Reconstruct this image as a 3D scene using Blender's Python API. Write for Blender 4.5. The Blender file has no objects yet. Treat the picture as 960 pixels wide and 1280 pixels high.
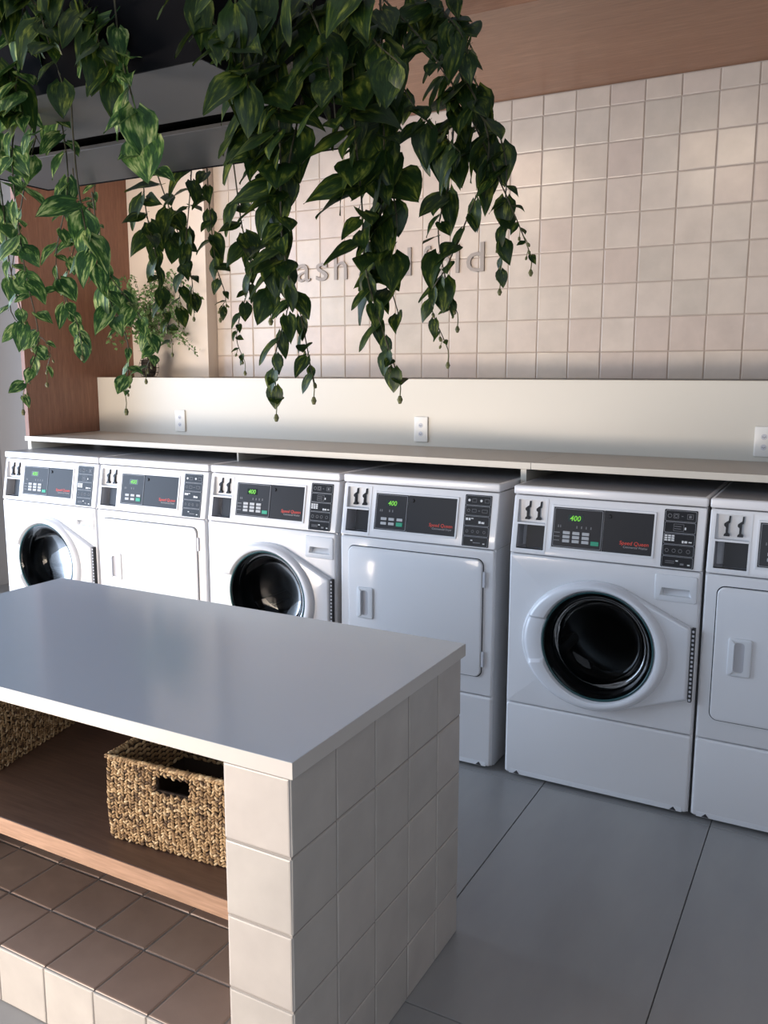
import bpy, bmesh, math, random
from mathutils import Vector, Matrix, Euler
C = bpy.context.scene.collection
sc = bpy.context.scene
random.seed(7)

# ------------------------------------------------------------------ camera
cam_d = bpy.data.cameras.new('camera'); cam = bpy.data.objects.new('camera', cam_d); C.objects.link(cam)
CX, CY, CZ = 4.1068, -2.9762, 1.5424
YAW, PIT, ROL, FPX = -0.49821, -0.16013, 0.002075, 1070.88
fw = Vector((math.sin(YAW)*math.cos(PIT), math.cos(YAW)*math.cos(PIT), math.sin(PIT)))
r0 = Vector((math.cos(YAW), -math.sin(YAW), 0)); u0 = r0.cross(fw)
Rv = math.cos(ROL)*r0 + math.sin(ROL)*u0; Uv = math.cos(ROL)*u0 - math.sin(ROL)*r0
cam.matrix_world = Matrix(((Rv.x, Uv.x, -fw.x, CX), (Rv.y, Uv.y, -fw.y, CY), (Rv.z, Uv.z, -fw.z, CZ), (0, 0, 0, 1)))
cam_d.sensor_fit = 'VERTICAL'; cam_d.sensor_height = 36.0; cam_d.sensor_width = 27.0
cam_d.lens = FPX/1280*36.0; cam_d.clip_start = 0.05
sc.camera = cam

# ------------------------------------------------------------------ world, lights, exposure
w = bpy.data.worlds.new('sky'); sc.world = w; w.use_nodes = True
bg = w.node_tree.nodes['Background']; bg.inputs[0].default_value = (0.62, 0.78, 1.0, 1); bg.inputs[1].default_value = 1.2

def area(name, loc, direction, sx, sy, power, col, spread=180):
    l = bpy.data.lights.new(name, 'AREA'); l.shape = 'RECTANGLE'; l.size = sx; l.size_y = sy
    l.energy = power; l.color = col; l.spread = math.radians(spread)
    o = bpy.data.objects.new(name, l); C.objects.link(o); o.location = loc
    o.rotation_euler = Vector(direction).to_track_quat('-Z', 'Z').to_euler()
    return o
# daylight through the glazed left end of the room, and through the shop front behind the camera
area('daylight_left', (-1.22, -1.95, 1.6), (1, 0, 0), 4.4, 2.7, 245, (0.62, 0.77, 1.0))
area('daylight_front', (0.6, -4.3, 0.38), (0.3, 1, 0.03), 2.6, 0.5, 210, (1.0, 0.84, 0.70))
area('fill_front_right', (4.4, -4.3, 1.7), (0, 1, 0), 2.0, 1.6, 16, (0.9, 0.93, 1.0))  # added fill for the right-hand machines, no such window known
# warm spots added out of view before the canopy to brighten the tiled wall
for x_ in (0.75, 2.0, 3.3):
    l_ = bpy.data.lights.new('added_wall_spot', 'SPOT'); l_.energy = 66 if x_ < 3 else 22; l_.color = (1.0, 0.80, 0.60)
    l_.spot_size = math.radians(64); l_.spot_blend = 1.0; l_.shadow_soft_size = 0.25
    o_ = bpy.data.objects.new('added_wall_spot', l_); C.objects.link(o_); o_.location = (x_, -0.88, 2.93)
    o_.rotation_euler = (Vector((x_-0.1, 1.13, 2.0))-Vector(o_.location)).to_track_quat('-Z', 'Z').to_euler()
sc.view_settings.view_transform = 'Standard'; sc.view_settings.look = 'None'
sc.view_settings.gamma = 1.0; sc.view_settings.use_curve_mapping = False
sc.view_settings.exposure = 0.0

# ------------------------------------------------------------------ materials
def mat(name, col, rough=0.5, metal=0.0, spec=0.5, coat=0.0, emit=None, estr=0.0):
    m = bpy.data.materials.new(name); m.use_nodes = True
    b = m.node_tree.nodes['Principled BSDF']
    b.inputs['Base Color'].default_value = (*col, 1); b.inputs['Roughness'].default_value = rough
    b.inputs['Metallic'].default_value = metal; b.inputs['Specular IOR Level'].default_value = spec
    b.inputs['Coat Weight'].default_value = coat; b.inputs['Coat Roughness'].default_value = 0.08
    if emit: b.inputs['Emission Color'].default_value = (*emit, 1); b.inputs['Emission Strength'].default_value = estr
    return m
def N(m, t, **kw):
    n = m.node_tree.nodes.new(t)
    for k, v in kw.items(): setattr(n, k, v)
    return n
def L(m, a, b): m.node_tree.links.new(a, b)
def bsdf(m): return m.node_tree.nodes['Principled BSDF']
def ramp(m, src, stops):
    r = N(m, 'ShaderNodeValToRGB'); L(m, src, r.inputs[0])
    e = r.color_ramp.elements
    while len(e) < len(stops): e.new(0.5)
    for el, (p, c) in zip(e, stops): el.position = p; el.color = (*c, 1)
    return r.outputs[0]
def noise(m, scale, coord='Object', detail=4, rough=0.55, stretch=None, rnd=False):
    tc = N(m, 'ShaderNodeTexCoord'); out = tc.outputs[coord]
    mp = N(m, 'ShaderNodeMapping'); L(m, out, mp.inputs[0])
    if stretch: mp.inputs['Scale'].default_value = stretch
    if rnd:
        oi = N(m, 'ShaderNodeObjectInfo'); mu = N(m, 'ShaderNodeMath', operation='MULTIPLY'); mu.inputs[1].default_value = 37.0
        L(m, oi.outputs['Random'], mu.inputs[0]); cx = N(m, 'ShaderNodeCombineXYZ')
        for i in range(3): L(m, mu.outputs[0], cx.inputs[i])
        L(m, cx.outputs[0], mp.inputs['Location'])
    n = N(m, 'ShaderNodeTexNoise'); n.inputs['Scale'].default_value = scale; n.inputs['Detail'].default_value = detail
    n.inputs['Roughness'].default_value = rough; L(m, mp.outputs[0], n.inputs['Vector'])
    return n.outputs['Fac']
def mixc(m, fac, a, b, mode='MIX'):
    x = N(m, 'ShaderNodeMix', data_type='RGBA', blend_type=mode)
    if isinstance(fac, float): x.inputs[0].default_value = fac
    else: L(m, fac, x.inputs[0])
    for v, s in ((a, 6), (b, 7)):
        if isinstance(v, tuple): x.inputs[s].default_value = (*v, 1)
        else: L(m, v, x.inputs[s])
    return x.outputs[2]
def bump(m, src, strength, dist=0.002):
    b = N(m, 'ShaderNodeBump'); b.inputs['Strength'].default_value = strength; b.inputs['Distance'].default_value = dist
    L(m, src, b.inputs['Height']); L(m, b.outputs[0], bsdf(m).inputs['Normal'])

def tile_mat(name, cols, rough=0.22):
    m = mat(name, cols[0], rough, spec=0.5)
    oi = N(m, 'ShaderNodeObjectInfo')
    c1 = ramp(m, oi.outputs['Random'], [(i/(len(cols)-1), c) for i, c in enumerate(cols)])
    n = noise(m, 9, rnd=True); c2 = ramp(m, n, [(0.3, (0.91, 0.90, 0.895)), (0.7, (1.05, 1.04, 1.03))])
    L(m, mixc(m, 1.0, c1, c2, 'MULTIPLY'), bsdf(m).inputs['Base Color'])
    n2 = noise(m, 14, rnd=True, detail=2); bump(m, n2, 0.4, 0.003)
    return m
M = {}
M['tile'] = tile_mat('glazed_zellige_tile', [(0.52, 0.45, 0.385), (0.54, 0.475, 0.41), (0.50, 0.42, 0.365), (0.55, 0.485, 0.42), (0.48, 0.43, 0.37)])
M['island_tile'] = tile_mat('glazed_island_tile', [(0.54, 0.505, 0.46), (0.50, 0.47, 0.43), (0.56, 0.515, 0.47)], 0.36)
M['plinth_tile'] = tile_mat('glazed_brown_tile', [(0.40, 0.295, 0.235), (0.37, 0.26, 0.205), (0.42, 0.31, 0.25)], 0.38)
M['grout'] = mat('grout', (0.36, 0.305, 0.26), 0.9)
M['grout_dark'] = mat('grout_island', (0.34, 0.31, 0.28), 0.9)
def wood(name, a, b, stretch, rough=0.38):
    m = mat(name, a, rough)
    n = noise(m, 3.0, stretch=stretch, detail=6, rough=0.6); c = ramp(m, n, [(0.3, a), (0.5, b), (0.72, a)])
    n2 = noise(m, 22, stretch=stretch, detail=3); c2 = ramp(m, n2, [(0.35, (0.82, 0.80, 0.78)), (0.65, (1.06, 1.06, 1.06))])
    L(m, mixc(m, 1.0, c, c2, 'MULTIPLY'), bsdf(m).inputs['Base Color']); bump(m, n2, 0.08, 0.001)
    return m
M['wood_x'] = wood('oak_veneer_long', (0.36, 0.185, 0.105), (0.30, 0.145, 0.08), (0.6, 9, 9))
M['wood_z'] = wood('oak_veneer_upright', (0.30, 0.145, 0.09), (0.23, 0.105, 0.065), (9, 9, 0.6))
M['wood_shelf_shaded'] = wood('oak_shelf_shaded', (0.17, 0.098, 0.066), (0.135, 0.076, 0.052), (0.6, 9, 9))  # shade inside the island is put into this darker oak
M['wood_edge_lit'] = wood('oak_edge_lit', (0.46, 0.28, 0.185), (0.38, 0.225, 0.14), (0.6, 9, 9))  # same oak, its lit front edge put into a lighter colour
M['enamel'] = mat('white_enamel', (0.75, 0.742, 0.75), 0.28, spec=0.5, coat=0.5)
M['plastic'] = mat('white_plastic', (0.72, 0.725, 0.74), 0.35)
M['ring'] = mat('door_ring_plastic', (0.73, 0.735, 0.76), 0.22, coat=0.4)
M['grip'] = mat('grip_grey', (0.55, 0.55, 0.58), 0.4)
M['seam'] = mat('seam_dark', (0.03, 0.03, 0.033), 0.6)
M['black'] = mat('black_plastic', (0.010, 0.010, 0.012), 0.25, spec=0.3)
M['charcoal'] = mat('charcoal_panel', (0.018, 0.018, 0.021), 0.3, spec=0.3)
M['outline'] = mat('outline_grey', (0.25, 0.26, 0.28), 0.5)
M['icon'] = mat('icon_white', (0.7, 0.7, 0.7), 0.5)
M['icon_dim'] = mat('icon_grey', (0.16, 0.16, 0.17), 0.5)
M['key'] = mat('key_grey', (0.42, 0.43, 0.44), 0.4)
M['key_green'] = mat('key_green', (0.01, 0.30, 0.17), 0.4)
M['red'] = mat('red_print', (0.75, 0.06, 0.035), 0.5)
M['print'] = mat('print_grey', (0.35, 0.33, 0.33), 0.5)
M['lcd'] = mat('lcd_window', (0.01, 0.02, 0.01), 0.12)
M['lcd_digit'] = mat('lcd_digit', (0.05, 0.3, 0.02), 0.5, emit=(0.35, 1.0, 0.05), estr=0.4)
M['steel'] = mat('steel', (0.55, 0.55, 0.56), 0.3, metal=1.0)
M['drum'] = mat('drum_steel', (0.10, 0.10, 0.105), 0.35, metal=1.0)
M['gasket'] = mat('rubber_gasket', (0.02, 0.024, 0.028), 0.35)
M['teal'] = mat('glass_edge', (0.02, 0.07, 0.075), 0.15)
M['top_grey'] = mat('machine_top', (0.20, 0.20, 0.21), 0.35)
M['laminate'] = mat('cream_laminate', (0.60, 0.56, 0.48), 0.35)
n_ = noise(M['laminate'], 60, stretch=(0.3, 6, 6)); bump(M['laminate'], n_, 0.05, 0.001)
M['laminate_top'] = mat('beige_laminate_top', (0.42, 0.37, 0.31), 0.4)
M['slab'] = mat('island_slab_sky_tint', (0.47, 0.53, 0.60), 0.14, spec=0.5)  # blue of the daylight is put into the top's colour
M['slab_edge'] = mat('island_slab_edge', (0.60, 0.565, 0.52), 0.3)
M['paint'] = mat('cream_paint', (0.70, 0.62, 0.54), 0.8)
M['grey_paint'] = mat('grey_paint', (0.36, 0.36, 0.37), 0.85)
M['white_paint'] = mat('white_paint', (0.45, 0.46, 0.48), 0.85)
M['ceiling'] = mat('ceiling_paint', (0.30, 0.31, 0.33), 0.9)
M['outlet'] = mat('outlet_white', (0.78, 0.76, 0.71), 0.35)
M['metal_black'] = mat('black_metal', (0.005, 0.005, 0.006), 0.7, spec=0.05)
M['metal_grey'] = mat('grey_underside', (0.055, 0.053, 0.052), 0.45)
M['sign'] = mat('brushed_sign', (0.27, 0.235, 0.21), 0.45)
M['soil'] = mat('soil', (0.03, 0.022, 0.015), 0.95)
m = M['floor'] = mat('porcelain_floor', (0.30, 0.30, 0.30), 0.30)
oi = N(m, 'ShaderNodeObjectInfo'); c1 = ramp(m, oi.outputs['Random'], [(0, (0.29, 0.29, 0.29)), (1, (0.33, 0.325, 0.32))])
n_ = noise(m, 2.2, stretch=(2.0, 0.6, 1), rnd=True, detail=6); c2 = ramp(m, n_, [(0.3, (0.86, 0.86, 0.87)), (0.7, (1.06, 1.06, 1.05))])
L(m, mixc(m, 1.0, c1, c2, 'MULTIPLY'), bsdf(m).inputs['Base Color'])
M['floor_joint'] = mat('floor_joint', (0.12, 0.12, 0.12), 0.9)
# door glass: dark tinted, still see-through
m = M['glass'] = bpy.data.materials.new('tinted_door_glass'); m.use_nodes = True
nt = m.node_tree; nt.nodes.remove(nt.nodes['Principled BSDF'])
tr = nt.nodes.new('ShaderNodeBsdfTransparent'); tr.inputs[0].default_value = (0.30, 0.33, 0.34, 1)
gl = nt.nodes.new('ShaderNodeBsdfGlossy'); gl.inputs['Roughness'].default_value = 0.03
fr_ = nt.nodes.new('ShaderNodeFresnel'); fr_.inputs[0].default_value = 1.3
mx = nt.nodes.new('ShaderNodeMixShader'); ml_ = nt.nodes.new('ShaderNodeMath'); ml_.operation = 'MULTIPLY'; ml_.inputs[1].default_value = 0.45; nt.links.new(fr_.outputs[0], ml_.inputs[0]); nt.links.new(ml_.outputs[0], mx.inputs[0]); nt.links.new(tr.outputs[0], mx.inputs[1])
nt.links.new(gl.outputs[0], mx.inputs[2]); nt.links.new(mx.outputs[0], nt.nodes['Material Output'].inputs[0])
# leaves
def leaf_mat(name, dark, mid, light, thr):
    m = mat(name, dark, 0.45, spec=0.35)
    n = noise(m, 2.6, coord='UV', rnd=True, stretch=(2.2, 0.9, 1), detail=3)
    n2 = noise(m, 9, coord='UV', rnd=True, stretch=(2.5, 0.8, 1), detail=2)
    c1 = ramp(m, n, [(0.0, dark), (thr-0.06, dark), (thr+0.02, mid), (thr+0.14, light)])
    c2 = ramp(m, n2, [(0.38, (0.65, 0.72, 0.6)), (0.62, (1.2, 1.15, 1.1))])
    col = mixc(m, 1.0, c1, c2, 'MULTIPLY')
    L(m, col, bsdf(m).inputs['Base Color'])
    nt = m.node_tree; t = nt.nodes.new('ShaderNodeBsdfTranslucent'); L(m, col, t.inputs[0])
    mx = nt.nodes.new('ShaderNodeMixShader'); mx.inputs[0].default_value = 0.22
    L(m, bsdf(m).outputs[0], mx.inputs[1]); L(m, t.outputs[0], mx.inputs[2]); L(m, mx.outputs[0], nt.nodes['Material Output'].inputs[0])
    return m
M['leaf_dark'] = leaf_mat('leaf_dark_green', (0.013, 0.034, 0.008), (0.038, 0.066, 0.009), (0.15, 0.18, 0.03), 0.54)
M['leaf_var'] = leaf_mat('leaf_variegated', (0.028, 0.08, 0.026), (0.10, 0.20, 0.045), (0.46, 0.52, 0.22), 0.52)
M['leaf_small'] = leaf_mat('leaf_small_green', (0.04, 0.10, 0.03), (0.08, 0.16, 0.05), (0.16, 0.26, 0.1), 0.5)
M['stem'] = mat('vine_stem', (0.05, 0.045, 0.022), 0.7)
M['bud'] = mat('vine_bud', (0.12, 0.12, 0.04), 0.6)
m = M['seagrass'] = mat('seagrass', (0.38, 0.24, 0.12), 0.7)
at_ = N(m, 'ShaderNodeAttribute'); at_.attribute_name = 'tone'
L(m, ramp(m, at_.outputs['Fac'], [(0.0, (0.10, 0.055, 0.025)), (0.35, (0.30, 0.18, 0.08)), (0.75, (0.48, 0.32, 0.16)), (1.0, (0.62, 0.46, 0.27))]), bsdf(m).inputs['Base Color'])
M['basket_core'] = mat('basket_core', (0.035, 0.02, 0.012), 0.9)

# ------------------------------------------------------------------ mesh helpers
def obj(name, bm, m, parent=None, smooth=False, loc=None):
    me = bpy.data.meshes.new(name)
    if isinstance(bm, bmesh.types.BMesh):
        bm.normal_update(); bm.to_mesh(me); bm.free()
    else: me = bm
    for x in (m if isinstance(m, list) else [m]): me.materials.append(x)
    if smooth:
        for p in me.polygons: p.use_smooth = True
        if smooth == 'auto':
            me.set_sharp_from_angle(angle=math.radians(38))
    o = bpy.data.objects.new(name, me); C.objects.link(o)
    if parent: o.parent = parent
    if loc: o.location = loc
    return o
def tag(o, label=None, cat=None, group=None, kind=None):
    if label: o['label'] = label
    if cat: o['category'] = cat
    if group: o['group'] = group
    if kind: o['kind'] = kind
    return o
def thing(name, label, cat, loc=(0, 0, 0), rz=0.0, group=None):
    o = bpy.data.objects.new(name, None); C.objects.link(o); o.location = loc; o.rotation_euler = (0, 0, rz)
    o.empty_display_size = 0.05
    return tag(o, label, cat, group)
def struct(name, bm, m, label=None, cat=None, **kw):
    return tag(obj(name, bm, m, **kw), label, cat, kind='structure')
def add_box(bm, x0, x1, y0, y1, z0, z1, bev=0.0, seg=2):
    r = bmesh.ops.create_cube(bm, size=1.0); vs = r['verts']
    bmesh.ops.scale(bm, vec=(x1-x0, y1-y0, z1-z0), verts=vs)
    bmesh.ops.translate(bm, vec=((x0+x1)/2, (y0+y1)/2, (z0+z1)/2), verts=vs)
    if bev:
        es = list({e for v in vs for e in v.link_edges})
        bmesh.ops.bevel(bm, geom=es, offset=bev, segments=seg, affect='EDGES', profile=0.5)
def box(*a, **k):
    bm = bmesh.new(); add_box(bm, *a, **k); return bm
def rrect(x0, x1, z0, z1, r, n=5):
    if r <= 0: return [(x0, z0), (x1, z0), (x1, z1), (x0, z1)]
    P = []
    for cx, cz, a0 in ((x1-r, z0+r, -90), (x1-r, z1-r, 0), (x0+r, z1-r, 90), (x0+r, z0+r, 180)):
        for i in range(n+1):
            a = math.radians(a0+90*i/n); P.append((cx+r*math.cos(a), cz+r*math.sin(a)))
    return P
def circle(cx, cz, a, b, n=64):
    return [(cx+a*math.cos(2*math.pi*i/n), cz+b*math.sin(2*math.pi*i/n)) for i in range(n)]
def add_plate(bm, outer, y0, y1, holes=(), bev=0.0, seg=2):
    """a flat plate in the XZ plane, front at y0, back at y1, with holes; bev rounds its front outer edge"""
    def loop(P, y): return [bm.verts.new((x, y, z)) for x, z in P]
    n = len(outer)
    if bev:
        cx = sum(p[0] for p in outer)/n; rings = []
        for k in range(seg+1):
            a = math.pi/2*k/seg; ins = bev*(1-math.sin(a)); yy = y0+bev*(1-math.cos(a))
            rings.append((ins, yy))
        # inset by moving along the outline's normals
        def inset(P, d):
            out = []
            for i in range(len(P)):
                a, b, c_ = Vector(P[i-1]), Vector(P[i]), Vector(P[(i+1) % len(P)])
                e1 = (b-a); e2 = (c_-b)
                e1 = e1.normalized() if e1.length > 1e-9 else e2.normalized()
                e2 = e2.normalized() if e2.length > 1e-9 else e1
                nrm = Vector((-(e1.y+e2.y), e1.x+e2.x)); nrm = nrm.normalized() if nrm.length > 1e-9 else Vector((-e1.y, e1.x))
                k = 1/max(0.5, nrm.dot(Vector((-e1.y, e1.x))))
                out.append((b.x+nrm.x*d*k, b.y+nrm.y*d*k))
            return out
        loops = [loop(inset(outer, ins), yy) for ins, yy in rings]     # from inner/front to outer
        loops = loops[:]                                                # loops[0]: inset = bev at y0
    else:
        loops = [loop(outer, y0)]
    back = loop(outer, y1)
    hl = [(loop(h, y0), loop(h, y1)) for h in holes]
    def quads(A, B):
        for i in range(len(A)):
            try: bm.faces.new((A[i], B[i], B[(i+1) % len(A)], A[(i+1) % len(A)]))
            except ValueError: pass
    for a, b in zip(loops, loops[1:]): quads(a, b)
    quads(loops[-1], back)
    for a, b in hl: quads(b, a)
    def cap(lo, hs):
        es = []
        for l in [lo]+hs:
            for i in range(len(l)):
                e = bm.edges.get((l[i], l[(i+1) % len(l)])) or bm.edges.new((l[i], l[(i+1) % len(l)]))
                es.append(e)
        if hs: bmesh.ops.triangle_fill(bm, use_beauty=True, use_dissolve=False, edges=es)
        else: bm.faces.new(lo)
    cap(loops[0], [h[0] for h in hl]); cap(back, [h[1] for h in hl])
def plate(*a, **k):
    bm = bmesh.new(); add_plate(bm, *a, **k)
    bmesh.ops.recalc_face_normals(bm, faces=bm.faces); return bm
def add_loft(bm, rings, close=True, cap0=False, cap1=False):
    R = [[bm.verts.new(p) for p in r] for r in rings]
    for a, b in zip(R, R[1:]):
        n = len(a)
        for i in range(n if close else n-1):
            bm.faces.new((a[i], a[(i+1) % n], b[(i+1) % n], b[i]))
    if cap0: bm.faces.new(R[0])
    if cap1: bm.faces.new(list(reversed(R[-1])))
    return R
def add_tube(bm, pts, r, n=6, r1=None):
    pts = [Vector(p) for p in pts]; rings = []
    for i, p in enumerate(pts):
        d = (pts[min(i+1, len(pts)-1)]-pts[max(i-1, 0)]).normalized()
        a = Vector((0, 0, 1)) if abs(d.z) < 0.9 else Vector((1, 0, 0))
        s = d.cross(a).normalized(); t = d.cross(s)
        rr = r if r1 is None else r+(r1-r)*i/(len(pts)-1)
        rings.append([p+s*rr*math.cos(2*math.pi*k/n)+t*rr*math.sin(2*math.pi*k/n) for k in range(n)])
    add_loft(bm, rings, cap0=True, cap1=True)
def xform(bm, f):
    for v in bm.verts: v.co = Vector(f(v.co))
    return bm
_txt = {}
def text_mesh(s, size, depth, shear=0.0, bold=0.0, align='LEFT'):
    cu = bpy.data.curves.new('t', 'FONT'); cu.body = s; cu.size = size; cu.extrude = depth; cu.shear = shear; cu.offset = bold
    cu.align_x = align; cu.resolution_u = 3
    o = bpy.data.objects.new('t', cu); C.objects.link(o)
    dg = bpy.context.evaluated_depsgraph_get(); me = bpy.data.meshes.new_from_object(o.evaluated_get(dg))
    bpy.data.objects.remove(o); me.materials.clear()
    bm = bmesh.new(); bm.from_mesh(me); xform(bm, lambda c: (c.x, -c.z, c.y)); return bm
def merge(bm, other, off=(0, 0, 0), sx=1.0):
    me = bpy.data.meshes.new('tmp'); xform(other, lambda c: (c.x*sx+off[0], c.y+off[1], c.z+off[2])); other.to_mesh(me); other.free()
    bm.from_mesh(me); bpy.data.meshes.remove(me)

# ------------------------------------------------------------------ the setting
YW = 1.1287      # face of the tiled wall
YB = 0.734       # face of the backsplash
YC = 0.235       # front of the counter
SZ = 2.831       # underside of the wooden canopy
CEIL = 3.15
# floor: large porcelain tiles as parts of the floor
floor = struct('floor', box(-1.5, 6.3, -4.55, 1.4, -0.06, -0.006), M['floor_joint'])
FT, FL = 0.602, 1.25
tm = box(0.0015, FT-0.0015, 0.0015, FL-0.0015, -0.006, 0.0, bev=0.0012, seg=1)
me_f = bpy.data.meshes.new('floor_tile'); tm.to_mesh(me_f); tm.free(); me_f.materials.append(M['floor'])
for i in range(-8, 5):
    for j in range(-3, 2):
        o = bpy.data.objects.new('tile', me_f); C.objects.link(o); o.parent = floor
        o.location = (3.182+i*FT, -1.271+j*FL, 0)
# walls
struct('wall_back', box(-1.5, 6.3, YW+0.012, YW+0.15, 0, CEIL), M['grey_paint'])
WL = struct('wall_left', box(-1.42, -1.3, 0.35, YW+0.01, 0, CEIL), M['grey_paint'])
bm = bmesh.new()
for b in ((-1.42, -1.3, -4.55, 0.35, 2.95, CEIL), (-1.42, -1.3, -4.55, 0.35, 0, 0.12), (-1.42, -1.3, -4.55, -4.2, 0.12, 2.95)): add_box(bm, *b)
struct('wall_left', bm, M['grey_paint'])
bm = bmesh.new()
for y in (-4.2, -2.68, -1.17, 0.31): add_box(bm, -1.38, -1.33, y, y+0.04, 0.12, 2.95)
add_box(bm, -1.38, -1.33, -4.2, 0.35, 2.91, 2.95); add_box(bm, -1.38, -1.33, -4.2, 0.35, 0.12, 0.16)
struct('window_1', bm, M['metal_black'])
bm = bmesh.new()
for b in ((-1.42, -0.95, -4.55, -4.4, 0, CEIL), (-0.95, 2.24, -4.55, -4.4, 2.6, CEIL), (-0.95, 2.24, -4.55, -4.4, 0, 0.12), (2.24, 3.35, -4.55, -4.4, 0, CEIL), (3.35, 5.45, -4.55, -4.4, 2.6, CEIL), (3.35, 5.45, -4.55, -4.4, 0, 0.85), (5.45, 6.3, -4.55, -4.4, 0, CEIL)): add_box(bm, *b)  # right-hand opening added along with the fill light
struct('wall_front', bm, M['white_paint'])
bm = bmesh.new()
for x in (-0.95, 0.65, 2.2, 3.35, 5.41): add_box(bm, x, x+0.04, -4.5, -4.45, 0.12 if x < 3 else 0.85, 2.6)
struct('window_2', bm, M['metal_black'])
struct('wall_right', box(6.2, 6.3, -4.55, YW+0.01, 0, CEIL), M['grey_paint'])
struct('ceiling', box(-1.42, 6.3, -4.55, YW+0.15, CEIL, CEIL+0.1), M['ceiling'])

# tiled wall: grout field plus every tile
TS = 0.15591; TX = 2.7243; TZ = 2.7369; XCOL = 0.7425; PIER_Y = 1.037
wt = struct('wall_tiled', box(XCOL+0.0005, 4.59, YW-0.0042, YW+0.0119, 1.5185, SZ-0.001), M['grout'])
def tile_mesh(wd, ht, th=0.009, seed=0, g=0.0022):
    """slightly pillowed handmade tile, face towards -y"""
    rnd = random.Random(seed); bm = bmesh.new(); j = lambda a: rnd.uniform(-a, a)
    x0, x1, z0, z1 = g, wd-g, g, ht-g
    c = [(x0+j(.0008), z0+j(.0008)), (x1+j(.0008), z0+j(.0008)), (x1+j(.0008), z1+j(.0008)), (x0+j(.0008), z1+j(.0008))]
    tilt = [j(.0009) for _ in range(4)]
    def ring(ins, y):
        out = []
        for (x, z), t in zip(c, tilt):
            out.append(bm.verts.new((x+(ins if x < wd/2 else -ins), y+(t if y < -0.004 else 0), z+(ins if z < ht/2 else -ins))))
        return out
    R = [ring(0, 0), ring(0, -th+0.003), ring(0.0012, -th+0.0008), ring(0.004, -th)]
    for a, b in zip(R, R[1:]):
        for i in range(4): bm.faces.new((a[i], a[(i+1) % 4], b[(i+1) % 4], b[i]))
    bm.faces.new(R[-1]); bmesh.ops.recalc_face_normals(bm, faces=bm.faces)
    return bm
def as_mesh(bm, name, m):
    me = bpy.data.meshes.new(name); bm.to_mesh(me); bm.free(); me.materials.append(m); return me
def inst(name, me, parent, loc, rot=(0, 0, 0)):
    o = bpy.data.objects.new(name, me); C.objects.link(o); o.parent = parent; o.location = loc; o.rotation_euler = rot; return o
variants = [as_mesh(tile_mesh(TS, TS, seed=s), 'wall_tile', M['tile']) for s in range(6)]
top_h = SZ-0.002-TZ
tops = [as_mesh(tile_mesh(TS, top_h, seed=s), 'wall_tile_cut', M['tile']) for s in range(2)]
i0 = math.ceil((XCOL-TX)/TS); bottoms = {}
for i in range(i0-1, 12):
    x = TX+i*TS
    cut = i == i0-1
    for r in range(-1, 8):
        if r == 7:
            hb = TZ-7*TS-1.5185
            wd = TX+i0*TS-XCOL if cut else TS
            if (cut, i % 3) not in bottoms: bottoms[(cut, i % 3)] = as_mesh(tile_mesh(wd, hb, seed=i), 'wall_tile_cut', M['tile'])
            inst('tile', bottoms[(cut, i % 3)], wt, (XCOL if cut else x, YW+0.0015, 1.5185)); continue
        if cut:
            wd = TX+i0*TS-XCOL
            me = as_mesh(tile_mesh(wd, top_h if r == -1 else TS, seed=r), 'wall_tile_cut', M['tile']); xx = XCOL
        else:
            me = tops[i % 2] if r == -1 else random.choice(variants); xx = x
        inst('tile', me, wt, (xx, YW+0.0015, TZ if r == -1 else TZ-(r+1)*TS))
struct('wall_right_plaster', box(4.6, 6.2, YW-0.008, YW+0.0119, 1.5185, SZ-0.001), M['paint'])
struct('wall_pier', box(0.1455, XCOL, PIER_Y, YW+0.0119, 1.5185, SZ-0.001), M['paint'])

# ------------------------------------------------------------------ wooden surround
cw = thing('wooden_canopy', 'brown oak panelled surround running over the tiled wall above the machines', 'canopy', (0.1147, 0.15, 0))
obj('side_panel', box(0, 0.030, YC-0.15-0.003, YW-0.15+0.01, 1.2002, SZ, bev=0.001, seg=1), M['wood_z'], cw)
obj('soffit', box(0, 6.05, -0.0, YW-0.15+0.01, SZ, SZ+0.03, bev=0.001, seg=1), M['wood_x'], cw)
obj('fascia', box(0, 6.05, -0.03, -0.0005, SZ-0.002, CEIL-0.002, bev=0.001, seg=1), M['wood_x'], cw)

# ------------------------------------------------------------------ backsplash ledge, counters, supports
bs = thing('backsplash_ledge', 'long cream laminate backsplash with flat top below the tiled wall', 'panel', (0.1455, YB, 0))
obj('front_panel', box(0, 6.0, 0, 0.018, 0.02, 1.5175, bev=0.0015, seg=1), M['laminate'], bs)
obj('ledge_top', box(0, 6.0, 0.0182, YW-YB-0.008, 1.4955, 1.5170, bev=0.001, seg=1), M['laminate'], bs)
CT = 1.199; CTH = 0.026; CJ = 3.0144
for x0, x1, lab in ((0.102, CJ-0.0008, 'long cream counter board over the four left machines'), (CJ+0.0008, 5.6, 'cream counter board over the two right machines, beyond the butt joint')):
    t = thing('countertop', lab, 'counter', (x0, YC, CT))
    obj('board', box(0, x1-x0, 0.0006, YB-YC-0.001, -CTH+0.0006, 0, bev=0.001, seg=1), M['laminate_top'], t)
    obj('edge_band', box(0, x1-x0, -0.001, 0.0004, -CTH, 0.0, bev=0.0003, seg=1), M['laminate'], t)
for x0, x1, lab in ((0.118, 0.145, 'upright cream support at the left end of the counter'), (1.5655, 1.5755, 'thin cream support between the second and third machines from the left'), (2.972, 2.996, 'cream support in the gap left of the large front washer')):
    tag(obj('counter_support', box(0, x1-x0, 0, 0.45, 0, CT-CTH-0.0005, bev=0.001, seg=1), M['laminate'], loc=(x0, YC+0.004, 0.0)), lab, 'support')
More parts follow.
